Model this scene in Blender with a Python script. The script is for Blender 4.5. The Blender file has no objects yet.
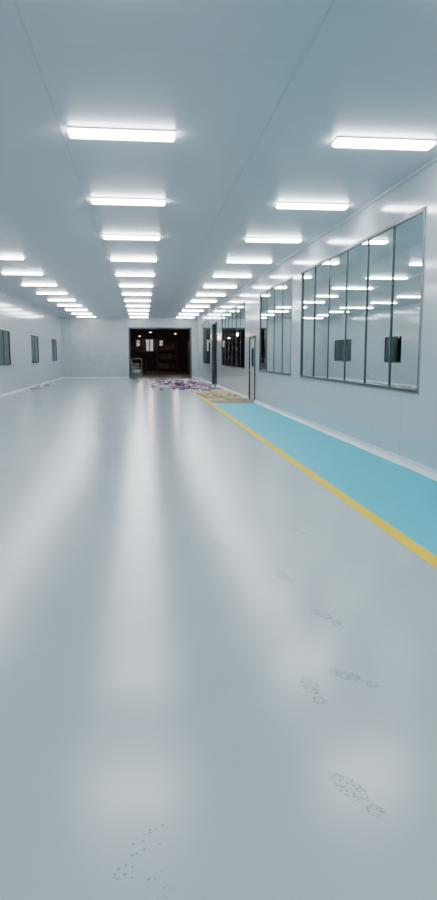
import bpy, bmesh, math, random
from mathutils import Vector, Matrix
random.seed(7)
S = bpy.context.scene
COL = S.collection

# ------------------------------------------------------------ dimensions
XL, XR = -5.15, 3.60
Y0, Y1 = -8.0, 45.0
H = 3.87
CAMH = 1.5

# ------------------------------------------------------------ materials
def mat(name, col, rough=0.5, metal=0.0, spec=0.5, emit=None, estr=0.0, coat=0.0, coat_r=0.1):
    m = bpy.data.materials.new(name); m.use_nodes = True
    b = m.node_tree.nodes['Principled BSDF']
    b.inputs['Base Color'].default_value = (*col, 1)
    b.inputs['Roughness'].default_value = rough
    b.inputs['Metallic'].default_value = metal
    b.inputs['Specular IOR Level'].default_value = spec
    b.inputs['Coat Weight'].default_value = coat
    b.inputs['Coat Roughness'].default_value = coat_r
    if emit:
        b.inputs['Emission Color'].default_value = (*emit, 1)
        b.inputs['Emission Strength'].default_value = estr
    return m

def N(m, t, **kw):
    n = m.node_tree.nodes.new(t)
    for k, v in kw.items(): setattr(n, k, v)
    return n
def L(m, a, b): m.node_tree.links.new(a, b)

def noise_colour(m, c1, c2, scale=3.0, detail=4, rough=(0.3, 0.4), stretch=(1, 1, 1)):
    b = m.node_tree.nodes['Principled BSDF']
    tc = N(m, 'ShaderNodeTexCoord'); mp = N(m, 'ShaderNodeMapping')
    mp.inputs['Scale'].default_value = stretch
    L(m, tc.outputs['Object'], mp.inputs['Vector'])
    n = N(m, 'ShaderNodeTexNoise'); n.inputs['Scale'].default_value = scale; n.inputs['Detail'].default_value = detail
    L(m, mp.outputs[0], n.inputs['Vector'])
    r = N(m, 'ShaderNodeValToRGB')
    r.color_ramp.elements[0].position = 0.1; r.color_ramp.elements[1].position = 0.9
    r.color_ramp.elements[0].color = (*c1, 1); r.color_ramp.elements[1].color = (*c2, 1)
    L(m, n.outputs['Fac'], r.inputs[0]); L(m, r.outputs[0], b.inputs['Base Color'])
    mr = N(m, 'ShaderNodeMapRange'); mr.inputs['To Min'].default_value = rough[0]; mr.inputs['To Max'].default_value = rough[1]
    mr.inputs['From Min'].default_value = 0.1; mr.inputs['From Max'].default_value = 0.9
    L(m, n.outputs['Fac'], mr.inputs['Value']); L(m, mr.outputs[0], b.inputs['Roughness'])
    return r

M_floor = mat('epoxy_floor_grey', (0.5, 0.56, 0.6), 0.28, spec=0.66)
noise_colour(M_floor, (0.40, 0.465, 0.50), (0.44, 0.505, 0.54), 0.8, 3, (0.19, 0.23))
M_blue = mat('epoxy_lane_blue', (0.1, 0.5, 0.6), 0.35, spec=0.25)
noise_colour(M_blue, (0.008, 0.50, 0.66), (0.014, 0.54, 0.70), 1.2, 3, (0.42, 0.48))
M_yel = mat('line_paint_yellow', (0.85, 0.6, 0.05), 0.4, spec=0.25)
noise_colour(M_yel, (0.95, 0.60, 0.0), (0.98, 0.67, 0.0), 5, 4, (0.5, 0.6))
M_dark = mat('dark_aluminium', (0.06, 0.075, 0.08), 0.4, 0.3)
M_alu = mat('grey_aluminium', (0.42, 0.46, 0.48), 0.35, 0.5)
M_bead = mat('bead_grey', (0.22, 0.25, 0.26), 0.4)
M_white = mat('white_pvc', (0.80, 0.83, 0.85), 0.35)
M_house = mat('lamp_housing', (0.8, 0.82, 0.84), 0.4)
M_diff = mat('lamp_diffuser', (0.9, 0.9, 0.9), 0.5, emit=(0.92, 0.975, 1.0), estr=34.0)

def panel_mat(name, c1, c2, axis, pitch, rough, seamdark=0.75, seamw=0.012):
    """painted sandwich panel with joint lines every `pitch` metres"""
    m = mat(name, c1, rough[0])
    r = noise_colour(m, c1, c2, 0.6, 2, rough)
    b = m.node_tree.nodes['Principled BSDF']
    tc = N(m, 'ShaderNodeTexCoord'); sp = N(m, 'ShaderNodeSeparateXYZ'); L(m, tc.outputs['Object'], sp.inputs[0])
    d = N(m, 'ShaderNodeMath', operation='PINGPONG'); d.inputs[1].default_value = pitch / 2
    L(m, sp.outputs[axis], d.inputs[0])
    l = N(m, 'ShaderNodeMath', operation='LESS_THAN'); l.inputs[1].default_value = seamw / 2
    L(m, d.outputs[0], l.inputs[0])
    mix = N(m, 'ShaderNodeMix', data_type='RGBA', blend_type='MULTIPLY')
    L(m, l.outputs[0], mix.inputs[0]); L(m, r.outputs[0], mix.inputs[6]); mix.inputs[7].default_value = (seamdark,) * 3 + (1,)
    L(m, mix.outputs[2], b.inputs['Base Color'])
    return m
M_wall = panel_mat('wall_panel', (0.54, 0.585, 0.63), (0.56, 0.605, 0.65), 1, 1.15, (0.12, 0.15))
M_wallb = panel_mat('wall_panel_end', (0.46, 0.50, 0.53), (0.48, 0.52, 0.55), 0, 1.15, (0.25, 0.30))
M_ceil = panel_mat('ceiling_panel', (0.56, 0.595, 0.645), (0.58, 0.615, 0.665), 1, 1.15, (0.28, 0.32), 0.88, 0.010)

M_glass = bpy.data.materials.new('window_glass'); M_glass.use_nodes = True
nt = M_glass.node_tree; nt.nodes.clear()
o = nt.nodes.new('ShaderNodeOutputMaterial'); mx = nt.nodes.new('ShaderNodeMixShader')
tr = nt.nodes.new('ShaderNodeBsdfTransparent'); tr.inputs[0].default_value = (0.55, 0.66, 0.635, 1)
gl = nt.nodes.new('ShaderNodeBsdfGlossy'); gl.inputs['Roughness'].default_value = 0.015; gl.inputs[0].default_value = (0.80, 0.93, 0.90, 1)
fr = nt.nodes.new('ShaderNodeFresnel'); fr.inputs[0].default_value = 1.5
nt.links.new(fr.outputs[0], mx.inputs[0]); nt.links.new(tr.outputs[0], mx.inputs[1]); nt.links.new(gl.outputs[0], mx.inputs[2])
nt.links.new(mx.outputs[0], o.inputs[0])

# ------------------------------------------------------------ mesh helpers
class MB:
    def __init__(s): s.bm = bmesh.new(); s.mats = []
    def mi(s, m):
        if m not in s.mats: s.mats.append(m)
        return s.mats.index(m)
    def box(s, x0, x1, y0, y1, z0, z1, m, rot=0.0, bev=0.0, tilt=0.0):
        c = Vector(((x0+x1)/2, (y0+y1)/2, (z0+z1)/2))
        r = bmesh.ops.create_cube(s.bm, size=1.0)
        vs = r['verts']
        Mx = Matrix.Translation(c) @ Matrix.Rotation(rot, 4, 'Z') @ Matrix.Rotation(tilt, 4, 'X') @ Matrix.Diagonal((x1-x0, y1-y0, z1-z0, 1))
        bmesh.ops.transform(s.bm, matrix=Mx, verts=vs)
        i = s.mi(m)
        fs = set(f for v in vs for f in v.link_faces)
        for f in fs: f.material_index = i
        if bev > 0:
            es = list(set(e for v in vs for e in v.link_edges))
            bmesh.ops.bevel(s.bm, geom=es, offset=bev, segments=2, affect='EDGES', material=-1)
    def cyl(s, p0, p1, r0, r1, m, seg=12):
        p0, p1 = Vector(p0), Vector(p1); d = p1 - p0
        r = bmesh.ops.create_cone(s.bm, cap_ends=True, segments=seg, radius1=r0, radius2=r1, depth=d.length)
        Mx = Matrix.Translation((p0+p1)/2) @ d.to_track_quat('Z', 'Y').to_matrix().to_4x4()
        bmesh.ops.transform(s.bm, matrix=Mx, verts=r['verts'])
        i = s.mi(m)
        for f in set(f for v in r['verts'] for f in v.link_faces): f.material_index = i
    def poly(s, pts, m):
        f = s.bm.faces.new([s.bm.verts.new(p) for p in pts]); f.material_index = s.mi(m)
    def obj(s, name, parent=None):
        me = bpy.data.meshes.new(name); s.bm.to_mesh(me); s.bm.free()
        for m in s.mats: me.materials.append(m)
        ob = bpy.data.objects.new(name, me); COL.objects.link(ob)
        if parent: ob.parent = parent
        return ob
def empty(name):
    e = bpy.data.objects.new(name, None); COL.objects.link(e); return e

def wall_y(name, x0, x1, y0, y1, h, openings, m):
    b = MB(); y = y0
    for ya, yb, za, zb in sorted(openings):
        if ya > y: b.box(x0, x1, y, ya, 0, h, m)
        if za > 0: b.box(x0, x1, ya, yb, 0, za, m)
        if zb < h: b.box(x0, x1, ya, yb, zb, h, m)
        y = yb
    if y < y1: b.box(x0, x1, y, y1, 0, h, m)
    return b.obj(name)

# ------------------------------------------------------------ shell
T = 0.12
b = MB(); b.box(XL-T, XR+T, Y0, Y1+T, -0.15, 0, M_floor); b.obj('floor')
b = MB(); b.box(XL-T, XR+T, Y0, Y1+T, H, H+0.1, M_ceil); b.obj('ceiling')

ZS, ZT = 1.0, 3.35
right_open = [(-5.5, -0.9, ZS, ZT), (0.9, 7.6, ZS, ZT), (8.62, 15.40, ZS, ZT), (16.45, 20.95, ZS, ZT),
              (21.75, 22.95, 0, 2.12), (24.0, 31.2, ZS, ZT), (33.2, 35.4, 0, 3.1), (36.4, 41.0, ZS, ZT)]
wall_y('wall_right', XR, XR+T, Y0, Y1, H, right_open, M_wall)
left_open = [(3.2, 5.6, 1.1, 2.45), (10.8, 13.2, 1.1, 2.45), (18.1, 20.5, 1.1, 2.45), (25.3, 27.7, 1.1, 2.45), (32.7, 35.1, 1.1, 2.45), (40.0, 42.4, 1.1, 2.45)]
wall_y('wall_left', XL-T, XL, Y0, Y1, H, left_open, M_wall)
DX0, DX1, DZ = -0.82, 3.15, 3.22
b = MB()
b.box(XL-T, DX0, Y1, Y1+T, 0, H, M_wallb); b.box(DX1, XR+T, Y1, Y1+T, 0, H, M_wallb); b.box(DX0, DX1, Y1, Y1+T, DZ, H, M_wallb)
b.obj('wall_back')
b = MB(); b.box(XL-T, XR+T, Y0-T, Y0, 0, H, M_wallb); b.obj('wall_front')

# windows
wn = 0
def window(x, T, ya, yb, za, zb, n, side, fw=0.035, mull=0.011, mf=None, bead=None):
    global wn; wn += 1
    mf = mf or M_dark
    e = empty('window_%d' % wn)
    xa, xb = (x - 0.010, x + 0.035) if side > 0 else (x - 0.035, x + 0.010)
    f = MB()
    f.box(xa, xb, ya, yb, za, za+fw*1.2, mf); f.box(xa, xb, ya, yb, zb-fw*0.8, zb, mf)
    f.box(xa, xb, ya, ya+fw, za, zb, mf); f.box(xa, xb, yb-fw, yb, za, zb, mf)
    for i in range(1, n):
        y = ya + (yb-ya)*i/n
        if side > 0: f.box(x+0.002, x+0.03, y-mull, y+mull, za+0.01, zb-0.01, mf)
        else: f.box(x-0.03, x-0.002, y-0.02, y+0.02, za+0.01, zb-0.01, mf)
    c = bead or M_bead
    xo = (x-0.014, x-0.001) if side > 0 else (x+0.001, x+0.014)
    f.box(xo[0], xo[1], ya-0.02, yb+0.02, za-0.02, za, c); f.box(xo[0], xo[1], ya-0.02, yb+0.02, zb, zb+0.02, c)
    f.box(xo[0], xo[1], ya-0.02, ya, za, zb, c); f.box(xo[0], xo[1], yb, yb+0.02, za, zb, c)
    f.obj('frame', e)
    g = MB(); xg = x + 0.016*side
    for i in range(n):
        a = ya + (yb-ya)*i/n + 0.005; bb = ya + (yb-ya)*(i+1)/n - 0.005
        dx = random.uniform(-0.004, 0.004)
        g.poly([(xg+dx, a, za+0.02), (xg-dx, bb, za+0.02), (xg-dx, bb, zb-0.02), (xg+dx, a, zb-0.02)], M_glass)
    g.obj('glass', e)
for o_ in right_open:
    if o_[2] > 0:
        window(XR, T, *o_, max(1, round((o_[1]-o_[0])/1.13)), 1)
for o_ in left_open: window(XL, T, *o_, 2, -1, fw=0.06, mf=M_dark, bead=M_white)

# doors
M_doorleaf = mat('door_leaf_grey', (0.42, 0.46, 0.48), 0.35)
M_doordark = mat('door_leaf_dark', (0.10, 0.12, 0.13), 0.3)
def door(name, ya, yb, h, opened, M_leaf):
    e = empty(name); f = MB()
    f.box(XR-0.03, XR+T, ya, ya+0.06, 0, h, M_dark); f.box(XR-0.03, XR+T, yb-0.06, yb, 0, h, M_dark); f.box(XR-0.03, XR+T, ya, yb, h-0.06, h, M_dark)
    f.obj('door_frame', e)
    l = MB()
    w = yb-ya-0.14
    l.box(-0.02, 0.02, 0, w, 0.01, h-0.08, M_leaf, bev=0.004)
    l.box(-0.026, -0.019, w*0.3, w*0.7, h*0.52, h*0.82, M_dark); l.box(-0.03, -0.018, w*0.34, w*0.66, h*0.545, h*0.8, M_glass)
    l.cyl((-0.06, w-0.09, 1.0), (-0.02, w-0.09, 1.0), 0.012, 0.012, M_alu); l.box(-0.07, -0.05, w-0.2, w-0.08, 0.99, 1.015, M_alu)
    lo = l.obj('door_leaf', e); lo.location = (XR+0.03, ya+0.07, 0); lo.rotation_euler = (0, 0, opened)
door('door_1', 21.75, 22.95, 2.12, 0, M_doorleaf)
door('door_2', 33.2, 35.4, 3.1, math.radians(-8), M_doordark)
e = empty('door_3'); f = MB()
f.box(DX0-0.06, DX0+0.04, Y1-0.02, Y1+T+0.02, 0, DZ, M_dark); f.box(DX1-0.04, DX1+0.06, Y1-0.02, Y1+T+0.02, 0, DZ, M_dark); f.box(DX0-0.06, DX1+0.06, Y1-0.02, Y1+T+0.02, DZ-0.04, DZ+0.06, M_dark)
f.obj('opening_frame', e)

# trims
def cove(name, x, side, segs):
    b = MB()
    for (ya, yb) in segs:
        pts = [(0, 0), (0.06, 0), (0.035, 0.012), (0.015, 0.035), (0.008, 0.09), (0, 0.09)]
        A = [b.bm.verts.new((x + side*p[0], ya, p[1])) for p in pts]; B = [b.bm.verts.new((x + side*p[0], yb, p[1])) for p in pts]
        i = b.mi(M_white); n = len(pts)
        for k in range(n):
            f = b.bm.faces.new([A[k], A[(k+1) % n], B[(k+1) % n], B[k]]); f.material_index = i
        b.bm.faces.new(A).material_index = i; b.bm.faces.new(B[::-1]).material_index = i
    bmesh.ops.recalc_face_normals(b.bm, faces=b.bm.faces)
    b.obj(name)
cove('baseboard_right', XR, -1, [(Y0, 21.74), (22.96, 33.19), (35.41, Y1)])
cove('baseboard_left', XL, 1, [(Y0, Y1)])
b = MB(); b.box(XL, DX0-0.07, Y1-0.02, Y1, 0, 0.09, M_white); b.box(DX1+0.07, XR, Y1-0.02, Y1, 0, 0.09, M_white); b.obj('baseboard_back')
M_rail = mat('ceiling_joint_rail', (0.52, 0.55, 0.59), 0.4)
for i, (x, w) in enumerate([(-0.82, 0.025), (1.32, 0.025)]):
    b = MB(); b.box(x-w/2, x+w/2, Y0, Y1, H-0.006, H, M_rail); b.obj('trim_%d' % (i+1))
M_corner = mat('corner_trim', (0.60, 0.64, 0.67), 0.35)
b = MB(); b.box(XR-0.03, XR, Y0, Y1, H-0.03, H, M_corner); b.obj('trim_3')
b = MB(); b.box(XL, XL+0.03, Y0, Y1, H-0.03, H, M_corner); b.obj('trim_4')
b = MB(); b.box(XL, XR, Y1-0.03, Y1, H-0.03, H, M_corner); b.obj('trim_5')

# ------------------------------------------------------------ ceiling lights
lm = MB()
lw, ld, lh = 0.57, 0.12, 0.045
lm.box(-lw, lw, -ld, ld, -0.015, 0, M_house, bev=0.004)
lm.box(-lw+0.008, lw-0.008, -ld+0.008, ld-0.008, -lh-0.01, -0.015, M_diff, bev=0.012)
first = lm.obj('ceiling_light'); first.location = (-0.18, 7.76, H)
for x in (-3.42, -0.18, 2.72):
    for k in range(-4, 12):
        if x == -0.18 and k == 0: continue
        ob = bpy.data.objects.new('ceiling_light', first.data); COL.objects.link(ob); ob.location = (x, 7.76+3.25*k, H)

# ------------------------------------------------------------ floor markings
b = MB(); b.box(2.17, XR-0.07, Y0+0.1, 21.2, 0, 0.002, M_blue); b.obj('blue_walkway_lane')
b = MB(); b.box(2.045, 2.17, Y0+0.1, 29.0, 0, 0.003, M_yel); b.obj('yellow_floor_line')

# protective film ribbon by the wall
M_film = mat('plastic_film', (0.82, 0.86, 0.88), 0.3)
b = MB(); prev = None; y = 1.0
while y < 21.4:
    xi = 3.535 + random.uniform(-0.006, 0.004); xo = xi - random.uniform(0.03, 0.055); z = random.uniform(0.004, 0.015)
    cur = [b.bm.verts.new((xi, y, 0.012)), b.bm.verts.new(((xi+xo)/2, y+random.uniform(-.03, .03), z+0.004)), b.bm.verts.new((xo, y, 0.003))]
    if prev:
        for k in range(2): b.bm.faces.new([prev[k], prev[k+1], cur[k+1], cur[k]])
    prev = cur; y += random.uniform(0.2, 0.45)
b.mats.append(M_film); b.obj('protective_film_strip')

# ------------------------------------------------------------ boot prints
M_print = bpy.data.materials.new('dusty_print'); M_print.use_nodes = True
nt = M_print.node_tree; bs = nt.nodes['Principled BSDF']; bs.inputs['Base Color'].default_value = (0.14, 0.16, 0.175, 1); bs.inputs['Roughness'].default_value = 0.6
bs.inputs['Alpha'].default_value = 0.34
M_smudge = bpy.data.materials.new('dusty_smudge'); M_smudge.use_nodes = True
nt = M_smudge.node_tree; bs = nt.nodes['Principled BSDF']; bs.inputs['Base Color'].default_value = (0.28, 0.32, 0.34, 1); bs.inputs['Roughness'].default_value = 0.5
bs.inputs['Alpha'].default_value = 0.07
def bootprint(x, y, ang, dens, sc=1.0):
    b = MB(); R = Matrix.Rotation(ang, 3, 'Z')
    def inside(u, v):
        if -0.14 < v < -0.06: return (u/0.032)**2 + ((v+0.10)/0.04)**2 < 1
        if -0.05 < v < 0.14: return ((u-0.004)/0.046)**2 + ((v-0.045)/0.095)**2 < 1
        return False
    v = -0.14; row = 0
    while v < 0.14:
        u = -0.05 + (row % 2)*0.006
        while u < 0.05:
            # only the rim and random lugs of the sole leave dust
            rim = not inside(u*1.3, v) or not inside(u, v+0.02) or not inside(u, v-0.02)
            if inside(u, v) and random.random() < (dens if rim else dens*0.35):
                r = random.uniform(0.002, 0.0052)
                n = 6; ph = random.random()*3
                ju, jv = random.uniform(-.002, .002), random.uniform(-.002, .002)
                pts = [R @ Vector(((u+ju + r*1.3*math.cos(ph+2*math.pi*k/n))*sc, (v+jv + r*math.sin(ph+2*math.pi*k/n))*sc, 0)) for k in range(n)]
                b.poly([(x+p.x, y+p.y, 0.0015) for p in pts], M_print)
            u += 0.0125
        v += 0.0115; row += 1
    if dens > 0.45:
        for (cu, cv, ru, rv) in [(0, -0.10, 0.032, 0.036), (0.004, 0.045, 0.043, 0.088)]:
            pts = []
            for k in range(18):
                a = 2*math.pi*k/18; q = random.uniform(0.82, 1.05)
                p = R @ Vector(((cu+ru*q*math.cos(a))*sc, (cv+rv*q*math.sin(a))*sc, 0)); pts.append((x+p.x, y+p.y, 0.001))
            b.poly(pts, M_smudge)
    b.obj('boot_print')
for (x, y, a, d) in [(0.74, 2.83, 0.1, 0.85), (0.96, 2.92, 0.8, 0.85), (0.71, 2.09, 0.4, 0.95), (-0.03, 1.90, -0.5, 0.30),
                     (0.93, 4.4, 0.2, 0.6), (1.03, 3.66, 0.4, 0.6), (0.05, 1.72, 0.6, 0.2), (1.3, 5.6, 0.3, 0.5), (0.95, 6.3, 0.2, 0.5), (0.6, 5.2, 0.5, 0.5)]:
    bootprint(x, y, a, d, 0.95)

# ------------------------------------------------------------ pile of scrap wrappers
cols = [(0.62, 0.64, 0.68), (0.78, 0.78, 0.8), (0.20, 0.10, 0.30), (0.42, 0.06, 0.11), (0.12, 0.13, 0.28), (0.45, 0.32, 0.44), (0.06, 0.05, 0.08)]
MS = [mat('wrapper_%d' % i, c, 0.45) for i, c in enumerate(cols)]
def crumple(b, cx, cy, cz, s, m, flat=0.5):
    r = bmesh.ops.create_icosphere(b.bm, subdivisions=1, radius=s)
    a = random.random()*6
    for v in r['verts']:
        v.co *= random.uniform(0.6, 1.2); v.co.z *= flat
        v.co = Matrix.Rotation(a, 3, 'Z') @ Vector((v.co.x*1.5, v.co.y, v.co.z))
        v.co += Vector((cx, cy, cz)); v.co.z = max(v.co.z, 0.003)
    i = b.mi(m)
    for f in set(f for v in r['verts'] for f in v.link_faces): f.material_index = i
b = MB()
for _ in range(680):
    px = random.gauss(0, 0.42); py = random.gauss(0, 0.40)
    X_ = 2.0 + px*1.4; Y_ = 33.6 + py*4.6 - px*0.6
    if X_ > 3.38 or X_ < 0.4: continue
    hh = max(0, 0.26*math.exp(-(px*px+py*py)*2.0))
    crumple(b, X_, Y_, random.uniform(0.02, 0.05+hh), random.uniform(0.05, 0.12), random.choices(MS, [5, 4, 3, 4, 2, 3, 3])[0])
b.obj('pile_of_scrap_wrappers')

# cardboard covering
Mc = [mat('cardboard_a', (0.50, 0.38, 0.20), 0.8), mat('cardboard_b', (0.58, 0.48, 0.30), 0.8), mat('cardboard_c', (0.36, 0.27, 0.15), 0.8), mat('cardboard_d', (0.64, 0.52, 0.20), 0.7)]
b = MB(); z = 0.004
for r_ in range(7):
    for c_ in range(2):
        w, d = random.uniform(0.55, 0.75), random.uniform(0.9, 1.2)
        cx = 2.5 + c_*0.70 - (r_ > 3)*0.1 + random.uniform(-.04, .04); cy = 22.0 + r_*1.05 + random.uniform(-.1, .1)
        z += 0.002
        b.box(cx-w/2, cx+w/2, cy-d/2, cy+d/2, 0.003, z+0.004, random.choice(Mc), rot=random.uniform(-0.08, 0.08))
for _ in range(36):
    crumple(b, random.uniform(2.2, 3.4), random.uniform(22, 28.5), 0.04, random.uniform(0.03, 0.06), random.choice(Mc+MS[:1]))
b.obj('cardboard_floor_covering')

# scrap offcuts by the left wall
b = MB()
for _ in range(9):
    x = random.uniform(-5.0, -4.65); y = random.uniform(30.5, 34.0); l = random.uniform(0.2, 0.6)
    b.box(x-0.04, x+0.04, y-l/2, y+l/2, 0.0, random.uniform(0.02, 0.08), random.choice([M_alu, M_bead, Mc[0], MS[0]]), rot=random.uniform(-0.4, 0.4))
for _ in range(16):
    crumple(b, random.uniform(-4.95, -4.5), random.uniform(30, 36.0), 0.04, random.uniform(0.03, 0.08), random.choice([M_bead, MS[0], M_alu]))
b.obj('construction_offcuts')

for y in (29.2, 36.9, 15.0):
    b = MB(); b.box(XL, XL+0.02, y, y+0.12, 0.3, 0.42, M_house, bev=0.004); b.box(XL+0.02, XL+0.024, y+0.03, y+0.09, 0.33, 0.39, M_alu); b.obj('wall_socket')

# ------------------------------------------------------------ side rooms
M_side = mat('side_room_paint', (0.36, 0.43, 0.43), 0.5)
M_sfloor = mat('side_room_floor', (0.34, 0.41, 0.41), 0.4)
def room(prefix, x0, x1, y0, y1, h, mw, mf, mc, skip):
    b = MB(); b.box(x0, x1, y0, y1, -0.15, 0, mf); b.obj('floor_'+prefix)
    b = MB(); b.box(x0, x1, y0, y1, h, h+0.1, mc); b.obj('ceiling_'+prefix)
    if skip != 'l': b = MB(); b.box(x0-0.1, x0, y0, y1, 0, h, mw); b.obj('wall_%s_left' % prefix)
    if skip != 'r': b = MB(); b.box(x1, x1+0.1, y0, y1, 0, h, mw); b.obj('wall_%s_right' % prefix)
    if skip != 'f': b = MB(); b.box(x0, x1, y0-0.1, y0, 0, h, mw); b.obj('wall_%s_front' % prefix)
    b = MB(); b.box(x0, x1, y1, y1+0.1, 0, h, mw); b.obj('wall_%s_back' % prefix)
room('side_room', XR+T, 6.6, Y0, Y1, H, M_side, M_sfloor, M_side, 'l')
room('outer_corridor', XL-2.2, XL-T, Y0, Y1, H, mat('corridor_paint', (0.20, 0.22, 0.23), 0.6), M_sfloor, M_side, 'r')

# warehouse beyond the end opening
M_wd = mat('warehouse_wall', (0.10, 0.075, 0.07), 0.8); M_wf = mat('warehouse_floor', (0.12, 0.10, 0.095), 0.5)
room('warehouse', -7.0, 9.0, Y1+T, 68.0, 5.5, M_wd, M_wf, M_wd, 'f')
M_rust = mat('steel_rack_brown', (0.09, 0.05, 0.042), 0.6); M_crate = mat('crate_wood', (0.11, 0.075, 0.06), 0.8); M_crate2 = mat('carton', (0.15, 0.125, 0.11), 0.8)
M_day = mat('daylit_pane', (0.8, 0.8, 0.8), 0.5, emit=(1.0, 0.88, 0.84), estr=0.5)
M_warm = mat('warm_bulb', (1, 0.7, 0.4), 0.5, emit=(1.0, 0.45, 0.22), estr=12)
for (x, y) in [(-0.6, 60), (2.2, 62), (4.6, 55)]:
    b = MB()
    for dx in (-0.9, 0.9):
        for dy in (-0.4, 0.4): b.box(x+dx-0.04, x+dx+0.04, y+dy-0.04, y+dy+0.04, 0, 2.6, M_rust)
    for z in (0.3, 1.1, 1.9, 2.55): b.box(x-0.95, x+0.95, y-0.45, y+0.45, z, z+0.05, M_rust)
    for z in (0.35, 1.15, 1.95):
        xx = x-0.82
        while xx < x+0.5:
            w = random.uniform(0.3, 0.5); b.box(xx, xx+w, y-0.35, y+0.3, z, z+random.uniform(0.25, 0.5), random.choice([M_crate, M_crate2, M_rust])); xx += w+0.05
    b.obj('storage_rack')
b = MB()
for k in range(6):
    y = 48 + 3.4*k
    b.box(-7, 9, y-0.06, y+0.06, 4.3, 4.4, M_rust); b.box(-7, 9, y-0.06, y+0.06, 5.35, 5.45, M_rust)
    for j in range(16):
        b.cyl((-7+j, y, 4.35), (-6.5+j, y, 5.4), 0.035, 0.035, M_rust, 6); b.cyl((-6.5+j, y, 5.4), (-6+j, y, 4.35), 0.035, 0.035, M_rust, 6)
b.obj('roof_truss')
e = empty('window_30'); b = MB()
for (xa, za, zb) in [(-0.55, 2.3, 2.9), (0.35, 1.9, 3.0), (0.75, 1.9, 3.0), (1.7, 2.4, 2.9)]:
    b.box(xa, xa+0.3, 67.93, 67.97, za, zb, M_day)
b.obj('daylit_panes', e)
b = MB(); b.box(-0.7, 2.2, 67.96, 68.0, 1.8, 3.1, M_dark); b.obj('frame', e)
for (x, y) in [(0.6, 50.5), (2.6, 54), (-0.2, 61)]:
    b = MB(); b.cyl((x, y, 5.5), (x, y, 3.3), 0.01, 0.01, M_dark, 6); b.cyl((x, y, 3.3), (x, y, 3.15), 0.05, 0.2, M_dark, 16)
    r = bmesh.ops.create_icosphere(b.bm, subdivisions=2, radius=0.045); bmesh.ops.translate(b.bm, verts=r['verts'], vec=(x, y, 3.16))
    i = b.mi(M_warm)
    for f in set(f for v in r['verts'] for f in v.link_faces): f.material_index = i
    po = b.obj('pendant_lamp')
    ld_ = bpy.data.lights.new('bulb_fill_light', 'POINT'); ld_.energy = 60; ld_.color = (1.0, 0.78, 0.68); ld_.shadow_soft_size = 0.1  # warm fill added below the glowing bulb to brighten the warehouse
    lo = bpy.data.objects.new('bulb_fill_light', ld_); COL.objects.link(lo); lo.location = (x, y, 3.0); lo.parent = po

# trolley with stacked sacks at the left of the opening
M_sack = mat('sack_grey', (0.13, 0.16, 0.155), 0.8); M_tr = mat('trolley_teal', (0.08, 0.13, 0.14), 0.5)
b = MB(); cx, cy = -0.38, 43.9
b.box(cx-0.35, cx+0.35, cy-0.5, cy+0.5, 0.16, 0.2, M_tr)
for dx in (-0.28, 0.28):
    for dy in (-0.4, 0.4): b.cyl((cx+dx-0.02, cy+dy, 0.08), (cx+dx+0.02, cy+dy, 0.08), 0.08, 0.08, M_dark, 14); b.box(cx+dx-0.03, cx+dx+0.03, cy+dy-0.03, cy+dy+0.03, 0.1, 0.17, M_bead)
for k in range(4): b.box(cx-0.32+random.uniform(-.03, .03), cx+0.32-0.05*k, cy-0.42, cy+0.42, 0.2+0.2*k, 0.39+0.2*k, [M_sack, M_bead, M_sack, M_crate2][k], rot=random.uniform(-.12, .12), bev=0.06)
for dx in (-0.33, 0.33): b.cyl((cx+dx, cy+0.47, 0.2), (cx+dx, cy+0.55, 1.25), 0.018, 0.018, M_bead)
b.cyl((cx-0.33, cy+0.55, 1.25), (cx+0.33, cy+0.55, 1.25), 0.018, 0.018, M_bead)
b.obj('sack_trolley')

# ------------------------------------------------------------ world + camera
w = bpy.data.worlds.new('World'); S.world = w; w.use_nodes = True
w.node_tree.nodes['Background'].inputs[0].default_value = (0.5, 0.6, 0.7, 1); w.node_tree.nodes['Background'].inputs[1].default_value = 0.3
cd = bpy.data.cameras.new('camera'); cam = bpy.data.objects.new('camera', cd); COL.objects.link(cam)
cam.location = (0, 0, CAMH)
cam.rotation_euler = (math.radians(90-7.95), 0, math.radians(-6.32))
cd.sensor_fit = 'VERTICAL'; cd.sensor_height = 36; cd.lens = 36*680/900; cd.clip_end = 200
S.camera = cam
